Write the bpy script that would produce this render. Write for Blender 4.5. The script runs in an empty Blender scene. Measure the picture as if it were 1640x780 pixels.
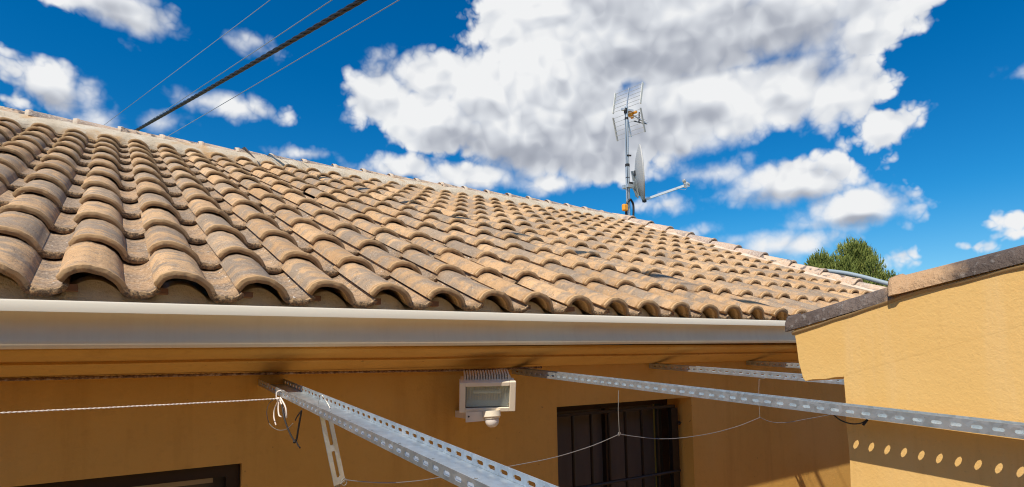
import bpy, bmesh, math, random
from mathutils import Vector, Matrix, noise as mnoise
random.seed(7)
S = bpy.context.scene
C = S.collection
E = 2.35                      # eye height above the terrace; heights below are given from eye level
PI = math.pi

# ------------------------------------------------------------------ camera
cam = bpy.data.cameras.new('camera'); camo = bpy.data.objects.new('camera', cam); C.objects.link(camo)
cam.sensor_width = 36; cam.lens = 21.055; cam.shift_x = 0.0026; cam.shift_y = 0.0639
cam.clip_start = 0.02; cam.clip_end = 3000
yaw, pitch, roll = math.radians(34.102), math.radians(4.861), math.radians(-0.929)
f = Vector((math.sin(yaw)*math.cos(pitch), math.cos(yaw)*math.cos(pitch), math.sin(pitch)))
r = Vector((math.cos(yaw), -math.sin(yaw), 0)); u = r.cross(f)
r2 = math.cos(roll)*r + math.sin(roll)*u; u2 = -math.sin(roll)*r + math.cos(roll)*u
camo.matrix_world = Matrix(((r2.x, u2.x, -f.x, 0), (r2.y, u2.y, -f.y, 0), (r2.z, u2.z, -f.z, E), (0, 0, 0, 1)))
S.camera = camo
S.cycles.filter_width = 1.1
S.render.resolution_x = 1024; S.render.resolution_y = 487

# ------------------------------------------------------------------ light
SUN = Vector((-.65, -.36, 1.0)).normalized()          # towards the sun
sl = bpy.data.lights.new('sun', 'SUN'); sl.energy = 4.8; sl.angle = math.radians(0.55); sl.color = (1, .905, .76)
so = bpy.data.objects.new('sun', sl); C.objects.link(so); so.location = (-6, -4, 12)
so.rotation_euler = (-SUN).to_track_quat('-Z', 'Y').to_euler()
S.view_settings.view_transform = 'Standard'; S.view_settings.look = 'None'
S.view_settings.exposure = 0.04; S.view_settings.gamma = 1.0

# ------------------------------------------------------------------ node helper
class NT:
    def __init__(s, tree): s.t = tree; s.n = tree.nodes; s.l = tree.links
    def new(s, typ, **kw):
        n = s.n.new(typ)
        for k, v in kw.items():
            if k == 'inp':
                for a, b in v.items():
                    if isinstance(b, bpy.types.NodeSocket): s.l.new(b, n.inputs[a])
                    else: n.inputs[a].default_value = b
            else: setattr(n, k, v)
        return n
    def m(s, op, a, b=0.0, c=0.0, clamp=False):
        return s.new('ShaderNodeMath', operation=op, use_clamp=clamp, inp={0: a, 1: b, 2: c}).outputs[0]
    def v(s, op, a, b=(0, 0, 0), c=(0, 0, 0)):
        n = s.new('ShaderNodeVectorMath', operation=op, inp={0: a, 1: b})
        if op == 'MULTIPLY_ADD':
            if isinstance(c, bpy.types.NodeSocket): s.l.new(c, n.inputs[2])
            else: n.inputs[2].default_value = c
        return n
    def noise(s, vec, scale, detail=4, rough=.5, dist=0.0, dim='3D'):
        n = s.new('ShaderNodeTexNoise', inp={'Scale': scale, 'Detail': detail, 'Roughness': rough, 'Distortion': dist})
        if vec is not None: s.l.new(vec, n.inputs['Vector'])
        return n
    def ramp(s, fac, stops, interp='LINEAR'):
        n = s.new('ShaderNodeValToRGB'); s.l.new(fac, n.inputs[0]); cr = n.color_ramp; cr.interpolation = interp
        while len(cr.elements) < len(stops): cr.elements.new(.5)
        for e, (p, c) in zip(cr.elements, stops):
            e.position = p; e.color = (c, c, c, 1) if isinstance(c, (int, float)) else (*c, 1)
        return n.outputs[0]
    def rng(s, val, a, b, c=0.0, d=1.0, smooth=False):
        n = s.new('ShaderNodeMapRange', inp={0: val, 1: a, 2: b, 3: c, 4: d})
        if smooth: n.interpolation_type = 'SMOOTHSTEP'
        return n.outputs[0]
    def mix(s, fac, a, b, mode='MIX'):
        n = s.new('ShaderNodeMix', data_type='RGBA', blend_type=mode)
        for i, x in ((0, fac), (6, a), (7, b)):
            if isinstance(x, bpy.types.NodeSocket): s.l.new(x, n.inputs[i])
            elif i and len(x) == 3: n.inputs[i].default_value = (*x, 1)
            else: n.inputs[i].default_value = x
        return n.outputs[2]

# ------------------------------------------------------------------ sky: daylight sky with cumulus, laid out by azimuth and elevation
# each cloud puff: azimuth, elevation, half width, half height (radians)
CL = [(0.393,0.425,0.073,0.047),(0.372,0.41,0.056,0.041),(0.477,0.452,0.107,0.045),(0.477,0.392,0.111,0.058),(0.574,0.43,0.108,0.074),(0.637,0.368,0.139,0.081),(0.693,0.463,0.139,0.098),(0.753,0.348,0.125,0.072),(0.8,0.499,0.187,0.077),(0.602,0.519,0.082,0.039),(0.663,0.547,0.13,0.042),(0.903,0.495,0.188,0.092),(0.907,0.389,0.156,0.076),(1.044,0.486,0.168,0.063),(1.039,0.395,0.105,0.06),(1.16,0.45,0.085,0.038),(1.114,0.372,0.081,0.05),(1.17,0.314,0.047,0.035),(1.199,0.458,0.066,0.022),(0.414,0.315,0.083,0.019),(0.54,0.304,0.138,0.026),(0.667,0.293,0.064,0.022),(0.854,0.306,0.03,0.027),(0.941,0.288,0.057,0.024),(0.862,0.247,0.059,0.018),(1.044,0.258,0.102,0.038),(0.986,0.248,0.045,0.021),(1.13,0.207,0.088,0.031),(1.071,0.193,0.042,0.015),(1.027,0.168,0.085,0.026),(0.964,0.177,0.041,0.013),(0.899,0.2,0.031,0.012),(1.302,0.168,0.021,0.014),(1.255,0.139,0.016,0.007),(1.323,0.341,0.012,0.007),(1.17,0.132,0.021,0.012),(1.307,0.149,0.018,0.006),(0.001,0.479,0.087,0.03),(0.036,0.468,0.047,0.021),(-0.05,0.473,0.063,0.018),(-0.066,0.364,0.053,0.037),(-0.087,0.383,0.03,0.013),(-0.023,0.334,0.043,0.019),(0.177,0.473,0.038,0.014),(0.204,0.468,0.020,0.009),(0.161,0.381,0.060,0.018),(0.117,0.382,0.043,0.012),(0.062,0.343,0.036,0.013),(0.006,0.433,0.011,0.007),(0.264,0.327,0.053,0.011),(-0.105,0.336,0.019,0.011)]
# thick, grey parts of the clouds
GR = [(0.679, 0.347, 0.159, 0.046), (0.806, 0.368, 0.113, 0.056), (0.921, 0.471, 0.224, 0.046), (1.084, 0.428, 0.101, 0.037), (0.54, 0.359, 0.096, 0.034), (0.802, 0.541, 0.157, 0.029), (0.009, 0.471, 0.061, 0.015), (1.047, 0.235, 0.077, 0.015), (-0.062, 0.349, 0.034, 0.015), (1.128, 0.191, 0.055, 0.009)]
W = bpy.data.worlds.new('World'); S.world = W; W.use_nodes = True
t = NT(W.node_tree); t.n.clear()
sky = t.new('ShaderNodeTexSky', sky_type='NISHITA', sun_disc=False, sun_elevation=math.asin(SUN.z),
            sun_rotation=math.atan2(SUN.x, SUN.y), altitude=600, air_density=1.0, dust_density=0.3, ozone_density=3.0)
geo = t.new('ShaderNodeTexCoord').outputs['Generated']
nd = t.v('NORMALIZE', geo).outputs[0]
sx = t.new('ShaderNodeSeparateXYZ', inp={0: nd})
az = t.m('ARCTAN2', sx.outputs[0], sx.outputs[1]); el = t.m('ARCSINE', sx.outputs[2])
P = t.new('ShaderNodeCombineXYZ', inp={0: az, 1: el}).outputs[0]
def billow(v, top=4):
    cur = None
    for sc, am, de in ((13, 1.5, 1), (27, .9, 1), (58, .55, 2), (125, .32, 3))[:top]:
        n = t.noise(t.v('ADD', v, (sc*.13, sc*.07, 0)).outputs[0], sc, de, .5).outputs[0]
        b = t.m('MULTIPLY', t.m('ABSOLUTE', t.m('SUBTRACT', n, .5)), am*1.6)
        cur = b if cur is None else t.m('ADD', cur, b)
    return cur
def puffs(P2, least=0.0):
    cur = None
    for a, e, ra, re in CL:
        if ra*re < least: continue
        q = t.v('MULTIPLY_ADD', P2, (1/ra, 1/re, 0), (-a/ra, -e/re, 0)).outputs[0]
        d = t.m('MULTIPLY', t.m('SUBTRACT', 1.0, t.v('LENGTH', q).outputs[1]), (ra*re)**.5*11)   # depth inside the puff
        cur = d if cur is None else t.m('SMOOTH_MAX', cur, d, .05)
    return cur
def field(P, nd, fine=True):
    wv = t.noise(nd, 9, 3, .55)
    P2 = t.v('MULTIPLY_ADD', t.v('SUBTRACT', wv.outputs[1], (.5, .5, .5)).outputs[0], (.028, .022, 0), P).outputs[0]
    cur = puffs(P2)
    n1 = t.noise(nd, 8, 5, .55, .2).outputs[0]
    F = t.m('ADD', cur, t.m('MULTIPLY_ADD', n1, .36, -.18))
    F = t.m('ADD', F, t.m('MULTIPLY_ADD', billow(nd, 3), .42, -.13))
    # fair-weather clouds over the rest of the sky
    vd = t.v('DOT_PRODUCT', nd, (math.sin(yaw)*.96, math.cos(yaw)*.96, .28)).outputs[1]
    G = t.noise(t.v('MULTIPLY', nd, (1, 1, 2.2)).outputs[0], 2.6, 7, .55).outputs[0]
    G = t.m('SUBTRACT', t.m('MULTIPLY_ADD', G, 5.0, -2.75), t.rng(vd, .25, .62, 0, 4))
    return t.m('MAXIMUM', F, G), cur, P2
F, cur0, Pw = field(P, nd)
under = t.m('SUBTRACT', puffs(t.v('ADD', Pw, (0, .016, 0)).outputs[0], .0012), cur0)     # positive on the undersides
soft = t.rng(t.noise(nd, 4.5, 3).outputs[0], .42, .6, .18, .75)
alpha = t.rng(F, -.04, 1.0, 0, 1)
alpha = t.m('SMOOTH_MIN', t.m('DIVIDE', t.m('ADD', F, .04), soft), 1.0, .25)
alpha = t.m('MAXIMUM', alpha, 0.0); alpha = t.rng(alpha, 0, .95, 0, 1, True)
up = t.v('ADD', nd, (-.010, -.006, .026)).outputs[0]
B1 = t.m('ADD', billow(nd, 2), t.m('MULTIPLY', t.noise(nd, 8, 3, .5, .2).outputs[0], 1.3)); B2 = t.m('ADD', billow(up, 2), t.m('MULTIPLY', t.noise(up, 8, 3, .5, .2).outputs[0], 1.3))
relief = t.m('SUBTRACT', B1, B2)
gc = None; n8 = t.noise(nd, 8, 3, .5).outputs[0]
for a, e, ra, re in GR:
    q = t.v('MULTIPLY_ADD', P, (1/ra, 1/re, 0), (-a/ra, -e/re, 0)).outputs[0]
    d = t.m('SUBTRACT', 1.25, t.v('LENGTH', q).outputs[1])
    gc = d if gc is None else t.m('SMOOTH_MAX', gc, d, .3)
thick = t.rng(t.m('ADD', gc, t.m('MULTIPLY_ADD', t.noise(nd, 5, 2.5, .5).outputs[0], 1.3, -.65)), -.15, 1.0, 0, 1, True)
lit = t.m('ADD', t.m('SUBTRACT', .95, t.m('MULTIPLY', thick, .36)), t.m('MULTIPLY', relief, .5))
lit = t.m('SUBTRACT', lit, t.m('MULTIPLY', t.rng(t.m('ADD', under, t.m('MULTIPLY_ADD', n8, .16, -.08)), -.06, .22, 0, 1, True), t.rng(F, 0, .5, .08, .22)))
ccol = t.ramp(t.m('MULTIPLY', lit, 1.0, clamp=True), [(0.0, (.30, .33, .40)), (.4, (.47, .50, .57)), (.75, (.76, .79, .84)), (.95, (.95, .96, .97))])
ccol = t.v('SCALE', ccol); ccol.inputs[3].default_value = 9.0; ccol = ccol.outputs[0]
# deep saturated blue of the photograph
hs = t.new('ShaderNodeHueSaturation', inp={'Hue': .5, 'Saturation': 1.45, 'Value': 1.0, 'Color': sky.outputs[0]}).outputs[0]
hs = t.mix(t.rng(sx.outputs[2], -.02, .24, 0, 1, True), t.v('MULTIPLY', sky.outputs[0], (.78, .98, 1.12)).outputs[0], t.v('MULTIPLY', hs, (.50, 1.17, 1.2)).outputs[0])
fin = t.mix(alpha, hs, ccol)
bg = t.new('ShaderNodeBackground', inp={'Color': fin, 'Strength': .1})
wo = t.new('ShaderNodeOutputWorld', inp={0: bg.outputs[0]})

# ------------------------------------------------------------------ materials
MATS = {}
def mat(name, base=(.5, .5, .5), rough=.7, metal=0.0, build=None, **kw):
    if name in MATS: return MATS[name]
    m = bpy.data.materials.new(name); m.use_nodes = True
    t = NT(m.node_tree); b = t.n['Principled BSDF']
    b.inputs['Base Color'].default_value = (*base, 1); b.inputs['Roughness'].default_value = rough; b.inputs['Metallic'].default_value = metal
    for k, v in kw.items(): b.inputs[k].default_value = v
    if build: build(t, b)
    MATS[name] = m; return m
def pos(t): return t.new('ShaderNodeNewGeometry').outputs['Position']
def bump(t, b, h, strength=.5, dist=.01):
    n = t.new('ShaderNodeBump', inp={'Height': h, 'Strength': strength, 'Distance': dist}); t.l.new(n.outputs[0], b.inputs['Normal'])
def setc(t, b, c, key='Base Color'): t.l.new(c, b.inputs[key])

def b_tile(t, b):
    p = pos(t)
    uv = t.new('ShaderNodeAttribute', attribute_name='tuv').outputs['Vector']      # across profile, along length, tile number
    s = t.new('ShaderNodeSeparateXYZ', inp={0: uv}); U, V, K = s.outputs
    rnd = t.m('FRACT', t.m('ADD', t.new('ShaderNodeObjectInfo').outputs['Random'], t.m('MULTIPLY', K, .6180339)))
    rnd2 = t.m('FRACT', t.m('MULTIPLY', rnd, 17.37)); rnd3 = t.m('FRACT', t.m('MULTIPLY', rnd, 53.91))
    base = t.ramp(rnd, [(0, (.44, .265, .13)), (.3, (.58, .36, .185)), (.6, (.67, .435, .235)), (.85, (.48, .30, .155)), (1, (.71, .485, .285))])
    big = t.noise(p, 9, 5, .6).outputs[0]
    base = t.mix(t.rng(big, .35, .7, 0, .5), base, (.68, .43, .22))
    base = t.mix(t.rng(t.noise(p, 17, 6, .65).outputs[0], .5, .68, 0, .55), base, (.29, .20, .125))
    # grey-blue weathering across the body, streaky
    pp = t.v('MULTIPLY', p, (1.0, .55, .6)).outputs[0]
    off = t.new('ShaderNodeCombineXYZ', inp={0: t.m('MULTIPLY', rnd, 31.0), 1: t.m('MULTIPLY', rnd2, 17.0)}).outputs[0]
    st = t.noise(t.v('ADD', pp, off).outputs[0], 13, 7, .62, .6).outputs[0]
    body = t.m('MULTIPLY', t.rng(t.m('ADD', V, t.m('MULTIPLY_ADD', st, .3, -.15)), .03, .24, 0, 1, True), t.rng(V, .98, .7, .45, 1, True))
    sv = t.new('ShaderNodeCombineXYZ', inp={0: t.m('MULTIPLY_ADD', U, 1.1, t.m('MULTIPLY', rnd, 23.0)), 1: t.m('MULTIPLY', V, 4.2), 2: t.m('MULTIPLY', rnd2, 9.0)}).outputs[0]
    st = t.m('MULTIPLY_ADD', t.noise(sv, 2.2, 6, .62, .5).outputs[0], .55, t.m('MULTIPLY', st, .45))
    grey = t.m('MULTIPLY', body, t.rng(t.m('ADD', st, t.m('MULTIPLY_ADD', rnd2, .15, -.075)), .432, .575, 0, 1, True))
    base = t.mix(t.m('MULTIPLY', grey, .72), base, t.mix(rnd3, (.20, .185, .165), (.30, .25, .20)))
    # pale lime bloom and dark lichen specks
    sp = t.noise(p, 120, 4, .7).outputs[0]
    base = t.mix(t.m('MULTIPLY', t.rng(sp, .57, .66), t.rng(big, .40, .60, .12, .75)), base, (.62, .56, .47))
    sp2 = t.noise(p, 190, 3, .7).outputs[0]
    mid = t.noise(p, 22, 4, .6).outputs[0]
    base = t.mix(t.m('MULTIPLY', t.rng(sp2, .54, .63), t.rng(mid, .42, .6, .0, .8)), base, (.10, .075, .055))
    # pans collect dirt
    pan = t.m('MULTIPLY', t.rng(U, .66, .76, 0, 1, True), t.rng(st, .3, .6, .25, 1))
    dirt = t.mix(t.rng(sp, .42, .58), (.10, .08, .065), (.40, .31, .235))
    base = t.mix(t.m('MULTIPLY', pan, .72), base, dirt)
    wh = t.m('MULTIPLY', t.rng(t.noise(p, 75, 2, .5).outputs[0], .69, .73), t.rng(U, .6, .75, .1, 1))
    base = t.mix(wh, base, (.74, .73, .70))
    # warm brown rims, deepened for the shade on the tile fronts
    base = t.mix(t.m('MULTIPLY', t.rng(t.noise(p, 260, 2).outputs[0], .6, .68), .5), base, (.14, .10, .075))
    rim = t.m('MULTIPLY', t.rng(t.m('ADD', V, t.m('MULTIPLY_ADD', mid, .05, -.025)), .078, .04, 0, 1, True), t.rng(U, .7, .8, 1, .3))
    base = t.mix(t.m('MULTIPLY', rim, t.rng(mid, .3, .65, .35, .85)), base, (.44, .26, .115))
    base = t.mix(t.rng(V, .030, .012, 0, .55, True), base, (.66, .46, .26))  # highlight along the top bead, painted into the colour
    base = t.mix(t.m('MULTIPLY', t.rng(V, -.012, -.03, 0, 1, True), .8), base, (.25, .135, .06))  # front face browned, its shade put into the colour
    crust = t.m('MULTIPLY', t.m('MULTIPLY', t.rng(U, .60, .72, 0, 1, True), t.rng(V, .16, .03, 0, 1, True)), t.rng(sp, .44, .54))
    base = t.mix(t.m('MULTIPLY', crust, .8), base, (.085, .065, .05))
    # darker, patchy band towards the laps
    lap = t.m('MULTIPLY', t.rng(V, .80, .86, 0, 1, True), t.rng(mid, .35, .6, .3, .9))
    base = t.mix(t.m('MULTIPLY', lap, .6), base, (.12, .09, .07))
    setc(t, b, base)
    h = t.m('ADD', t.m('MULTIPLY', sp, .6), t.m('MULTIPLY', t.noise(p, 45, 6, .6).outputs[0], 1.0))
    bump(t, b, h, .8, .005)
    b.inputs['Specular IOR Level'].default_value = .25
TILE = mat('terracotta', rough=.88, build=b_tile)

def b_cap(dark):
    def fn(t, b):
        p = pos(t); n = t.noise(p, 7, 6, .6).outputs[0]; n2 = t.noise(p, 60, 5, .65).outputs[0]
        rnd = t.new('ShaderNodeObjectInfo').outputs['Random']
        if dark:
            c = t.ramp(n, [(.3, (.06, .042, .034)), (.5, (.115, .085, .07)), (.7, (.20, .155, .13))])
            c = t.mix(t.rng(n2, .56, .66, 0, .6), c, (.26, .24, .225))
            # the burnt-clay end that stayed pale
            y = t.new('ShaderNodeSeparateXYZ', inp={0: p}).outputs[1]
            ew = t.m('ADD', y, t.m('MULTIPLY_ADD', t.noise(p, 25, 4).outputs[0], .10, -.05))
            c = t.mix(t.m('MULTIPLY', t.rng(ew, .52, .585), t.rng(ew, .70, .66)), c, t.mix(n2, (.44, .26, .13), (.60, .40, .23)))
        else:
            c = t.ramp(t.m('FRACT', t.m('ADD', n, rnd)), [(0, (.62, .43, .28)), (.35, (.68, .50, .35)), (.6, (.55, .40, .30)), (.8, (.36, .29, .25)), (1, (.66, .48, .33))])
            c = t.mix(t.rng(n2, .5, .62, 0, .7), c, (.70, .62, .52))
            c = t.mix(t.m('MULTIPLY', t.rng(t.noise(p, 15, 4).outputs[0], .54, .62), t.rng(rnd, .4, .6)), c, (.17, .145, .135))
        setc(t, b, c); bump(t, b, t.m('ADD', n2, n), .9, .012)
    return fn
CAP = mat('weathered_cap_clay', rough=.9, build=b_cap(False))
CAPD = mat('dark_glazed_cap', rough=.75, build=b_cap(True))

def b_mortar(t, b):
    p = pos(t); n = t.noise(p, 6, 6, .6).outputs[0]; n2 = t.noise(p, 70, 5, .7).outputs[0]
    c = t.ramp(n, [(.3, (.50, .40, .28)), (.5, (.60, .51, .385)), (.7, (.68, .61, .50))])
    c = t.mix(t.rng(n2, .55, .65, 0, .55), c, (.33, .27, .2))
    c = t.mix(t.rng(t.noise(p, 3.1, 5, .6).outputs[0], .56, .66, 0, .7), c, (.56, .31, .11))
    setc(t, b, c); bump(t, b, t.m('ADD', n2, t.m('MULTIPLY', n, 2)), .9, .012)
MORTAR = mat('lime_mortar', rough=.95, build=b_mortar)
def b_gmortar(t, b):
    p = pos(t); n = t.noise(p, 9, 6, .6).outputs[0]; n2 = t.noise(p, 60, 5, .7).outputs[0]
    c = t.ramp(n, [(.3, (.44, .39, .31)), (.7, (.60, .55, .45))])
    setc(t, b, t.mix(t.rng(n2, .55, .65, 0, .4), c, (.34, .28, .2))); bump(t, b, n2, .8, .01)
GMORTAR = mat('grey_bedding_mortar', rough=.95, build=b_gmortar)
BLOCK = mat('red_clay_block', (.19, .095, .05), .9)

def b_stucco(col, col2, streak):
    def fn(t, b):
        p = pos(t); n = t.noise(p, 2.2, 5, .55).outputs[0]; n2 = t.noise(p, 95, 4, .6).outputs[0]; n3 = t.noise(p, 30, 4, .6, .8).outputs[0]
        n2 = t.noise(p, 170 if streak else 95, 4, .6).outputs[0]; n3 = t.noise(p, 65 if streak else 30, 4, .6, .3).outputs[0]
        c = t.mix(t.rng(n, .35, .65), col, col2)
        if streak:
            q = t.v('MULTIPLY', p, (1, 1, .07)).outputs[0]
            s = t.noise(q, 14, 5, .6).outputs[0]
            c = t.mix(t.rng(s, .48, .72, 0, .55, True), c, (.82, .57, .27))
            c = t.mix(t.rng(t.noise(q, 26, 4, .6).outputs[0], .58, .75, 0, .35), c, (.60, .37, .13))
            c = t.mix(t.rng(n2, .62, .72, 0, .3), c, (.42, .25, .09))
        else:
            c = t.mix(t.rng(n3, .55, .75, 0, .2), c, (.40, .2, .05))
            dr = t.noise(t.v('MULTIPLY', p, (1, 1, .09)).outputs[0], 11, 6, .65).outputs[0]
            c = t.mix(t.rng(dr, .52, .70, 0, .35), c, (.50, .255, .05)); c = t.mix(t.rng(t.noise(p, 1.3, 5, .6).outputs[0], .5, .66, 0, .4), c, (.74, .46, .15))
            c = t.mix(t.rng(t.noise(p, 40, 2).outputs[0], .735, .75, 0, .5), c, (.2, .1, .04))
        setc(t, b, c)
        h = t.m('ADD', n2, t.m('MULTIPLY', n3, 1.6))
        bump(t, b, h, .30 if streak else .4, .0022 if streak else .003)
    return fn
YEL = mat('yellow_stucco', rough=.93, build=b_stucco((.78, .485, .155), (.82, .535, .20), True))
OCH = mat('ochre_wall_paint', rough=.9, build=b_stucco((.66, .365, .078), (.71, .405, .095), False))

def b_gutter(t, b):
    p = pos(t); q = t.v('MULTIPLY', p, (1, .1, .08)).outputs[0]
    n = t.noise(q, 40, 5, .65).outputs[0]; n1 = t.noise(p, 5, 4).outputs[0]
    c = t.mix(t.rng(n, .45, .7, 0, .5), (.86, .72, .48), (.80, .65, .42)); c = t.mix(t.rng(n1, .5, .7, 0, .3), c, (.72, .55, .33))  # warm bounce from the ochre walls is mixed into the off-white enamel
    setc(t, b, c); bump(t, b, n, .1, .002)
GUT = mat('bounce_tinted_enamel', rough=.55, build=b_gutter, **{'Specular IOR Level': .3})

def b_galv(t, b):
    p = pos(t); v = t.new('ShaderNodeTexVoronoi', inp={'Scale': 90.0, 'Vector': p}).outputs['Color']
    n = t.noise(p, 14, 5, .6).outputs[0]; n2 = t.noise(p, 160, 3, .6).outputs[0]
    g = t.new('ShaderNodeRGBToBW', inp={0: v}).outputs[0]
    c = t.mix(g, (.47, .545, .60), (.62, .695, .74)); c = t.mix(t.rng(n, .5, .68, 0, .6), c, (.78, .80, .80))
    c = t.mix(t.rng(n2, .64, .72, 0, .5), c, (.33, .31, .29))
    setc(t, b, c); t.l.new(t.rng(g, 0, 1, .30, .46), b.inputs['Roughness']); bump(t, b, n2, .15, .001)
GALV = mat('galvanised_steel', rough=.38, metal=.76, build=b_galv)
GALVP = mat('galvanised_pole', (.50, .56, .60), .42, .5)
DARKP = mat('dark_brown_paint', (.022, .014, .012), .38)
SHUT = mat('brown_shutter_paint', (.075, .06, .052), .42, build=lambda t, b: (setc(t, b, t.mix(t.noise(t.v('MULTIPLY', pos(t), (1, 1, .15)).outputs[0], 30, 4).outputs[0], (.062, .062, .066), (.10, .098, .10)))))
IRON = mat('black_iron_paint', (.012, .011, .012), .35)
WHITEP = mat('aged_white_plastic', (.84, .74, .58), .45, build=lambda t, b: setc(t, b, t.mix(t.noise(pos(t), 20, 4).outputs[0], (.80, .69, .52), (.88, .80, .66))))
GLASS = mat('lamp_glass', (.9, .95, .93), .12)
_t = NT(GLASS.node_tree); _t.l.new(_t.new('ShaderNodeMixShader', inp={0: .86, 1: _t.n['Principled BSDF'].outputs[0], 2: _t.new('ShaderNodeBsdfTransparent', inp={0: (.93, .96, .93, 1)}).outputs[0]}).outputs[0], _t.n['Material Output'].inputs[0])
REFL = mat('lamp_reflector', (.72, .70, .60), .5, .2)
BULB = mat('halogen_tube', (.85, .82, .70), .2)
PALE = mat('pale_blind', (.42, .36, .27), .6)
ROPE = mat('white_string', (.80, .72, .66), .85)
BLACK = mat('black_rubber', (.018, .016, .016), .5)
WIRE = mat('galvanised_wire', (.34, .32, .29), .45, .5)
WIREL = mat('light_overhead_wire', (.30, .36, .44), .5, .3)
ALU = mat('aluminium', (.72, .73, .72), .35, .6)
CREAM = mat('cream_enamel', (.78, .77, .70), .4)
DISHM = mat('grey_dish_enamel', (.50, .50, .49), .45)
ORANGE = mat('orange_plastic', (.85, .36, .03), .45)
BROWN = mat('rusty_iron', (.20, .10, .05), .8, .2, build=lambda t, b: setc(t, b, t.ramp(t.noise(pos(t), 60, 4, .7).outputs[0], [(.35, (.09, .05, .03)), (.5, (.25, .14, .075)), (.65, (.50, .38, .27))])))
def b_pave(t, b):
    p = pos(t); n = t.noise(p, 3, 5).outputs[0]; n2 = t.noise(p, 60, 4).outputs[0]
    setc(t, b, t.mix(t.rng(t.m('ADD', n, t.m('MULTIPLY', n2, .3)), .4, .9), (.38, .33, .27), (.50, .45, .38))); bump(t, b, n2, .3, .004)
PAVE = mat('terrace_concrete', rough=.9, build=b_pave)
EARTH = mat('dry_earth', rough=1, build=lambda t, b: setc(t, b, t.mix(t.noise(pos(t), .3, 6).outputs[0], (.24, .18, .10), (.16, .17, .07))))
def b_leaf(t, b):
    p = pos(t); k = t.new('ShaderNodeAttribute', attribute_name='tone').outputs['Fac']
    setc(t, b, t.ramp(k, [(0, (.06, .085, .02)), (.4, (.14, .18, .04)), (.75, (.27, .29, .07)), (1, (.40, .37, .11))]))
LEAF = mat('conifer_needles', rough=.75, build=b_leaf, **{'Specular IOR Level': .2})
BARK = mat('bark', (.12, .08, .05), .95)

# ------------------------------------------------------------------ object helpers (coordinates given from eye level)
def link(o): C.objects.link(o); return o
def mesh(name, vs, fs, m, smooth=0, abs_z=True):
    me = bpy.data.meshes.new(name); me.from_pydata([(v[0], v[1], v[2] + (E if abs_z else 0)) for v in vs], [], fs)
    me.materials.append(m); me.update()
    if smooth:
        me.shade_smooth(); me.set_sharp_from_angle(angle=math.radians(smooth))
    return me
def obj(name, geo, m, parent=None, smooth=0, label=None, kind=None, recalc=True):
    vs, fs = geo
    off = parent.matrix_world.translation if parent else Vector()
    me = bpy.data.meshes.new(name); me.from_pydata([(v[0]-off.x, v[1]-off.y, v[2]+E-off.z) for v in vs], [], fs)
    me.materials.append(m)
    if recalc:
        bm = bmesh.new(); bm.from_mesh(me); bmesh.ops.recalc_face_normals(bm, faces=bm.faces); bm.to_mesh(me); bm.free()
    me.update()
    if smooth: me.shade_smooth(); me.set_sharp_from_angle(angle=math.radians(smooth))
    o = link(bpy.data.objects.new(name, me))
    if parent: o.parent = parent
    if label: o['label'] = label
    if kind: o['kind'] = kind
    return o
def grp(name, loc):
    o = link(bpy.data.objects.new(name, None)); o.location = (loc[0], loc[1], loc[2] + E); o.empty_display_size = .1
    o.matrix_world = Matrix.Translation(o.location); return o
def sub(name, geo, m, part, **kw):          # sub-part: child of a part that sits in a root's frame
    root = part.parent
    o = obj(name, geo, m, root, **kw); o.parent = part; return o
def tag(o, label, cat, group=None):
    o['label'] = label; o['category'] = cat
    if group: o['group'] = group
    return o
def struct(o): o['kind'] = 'structure'; return o
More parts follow.
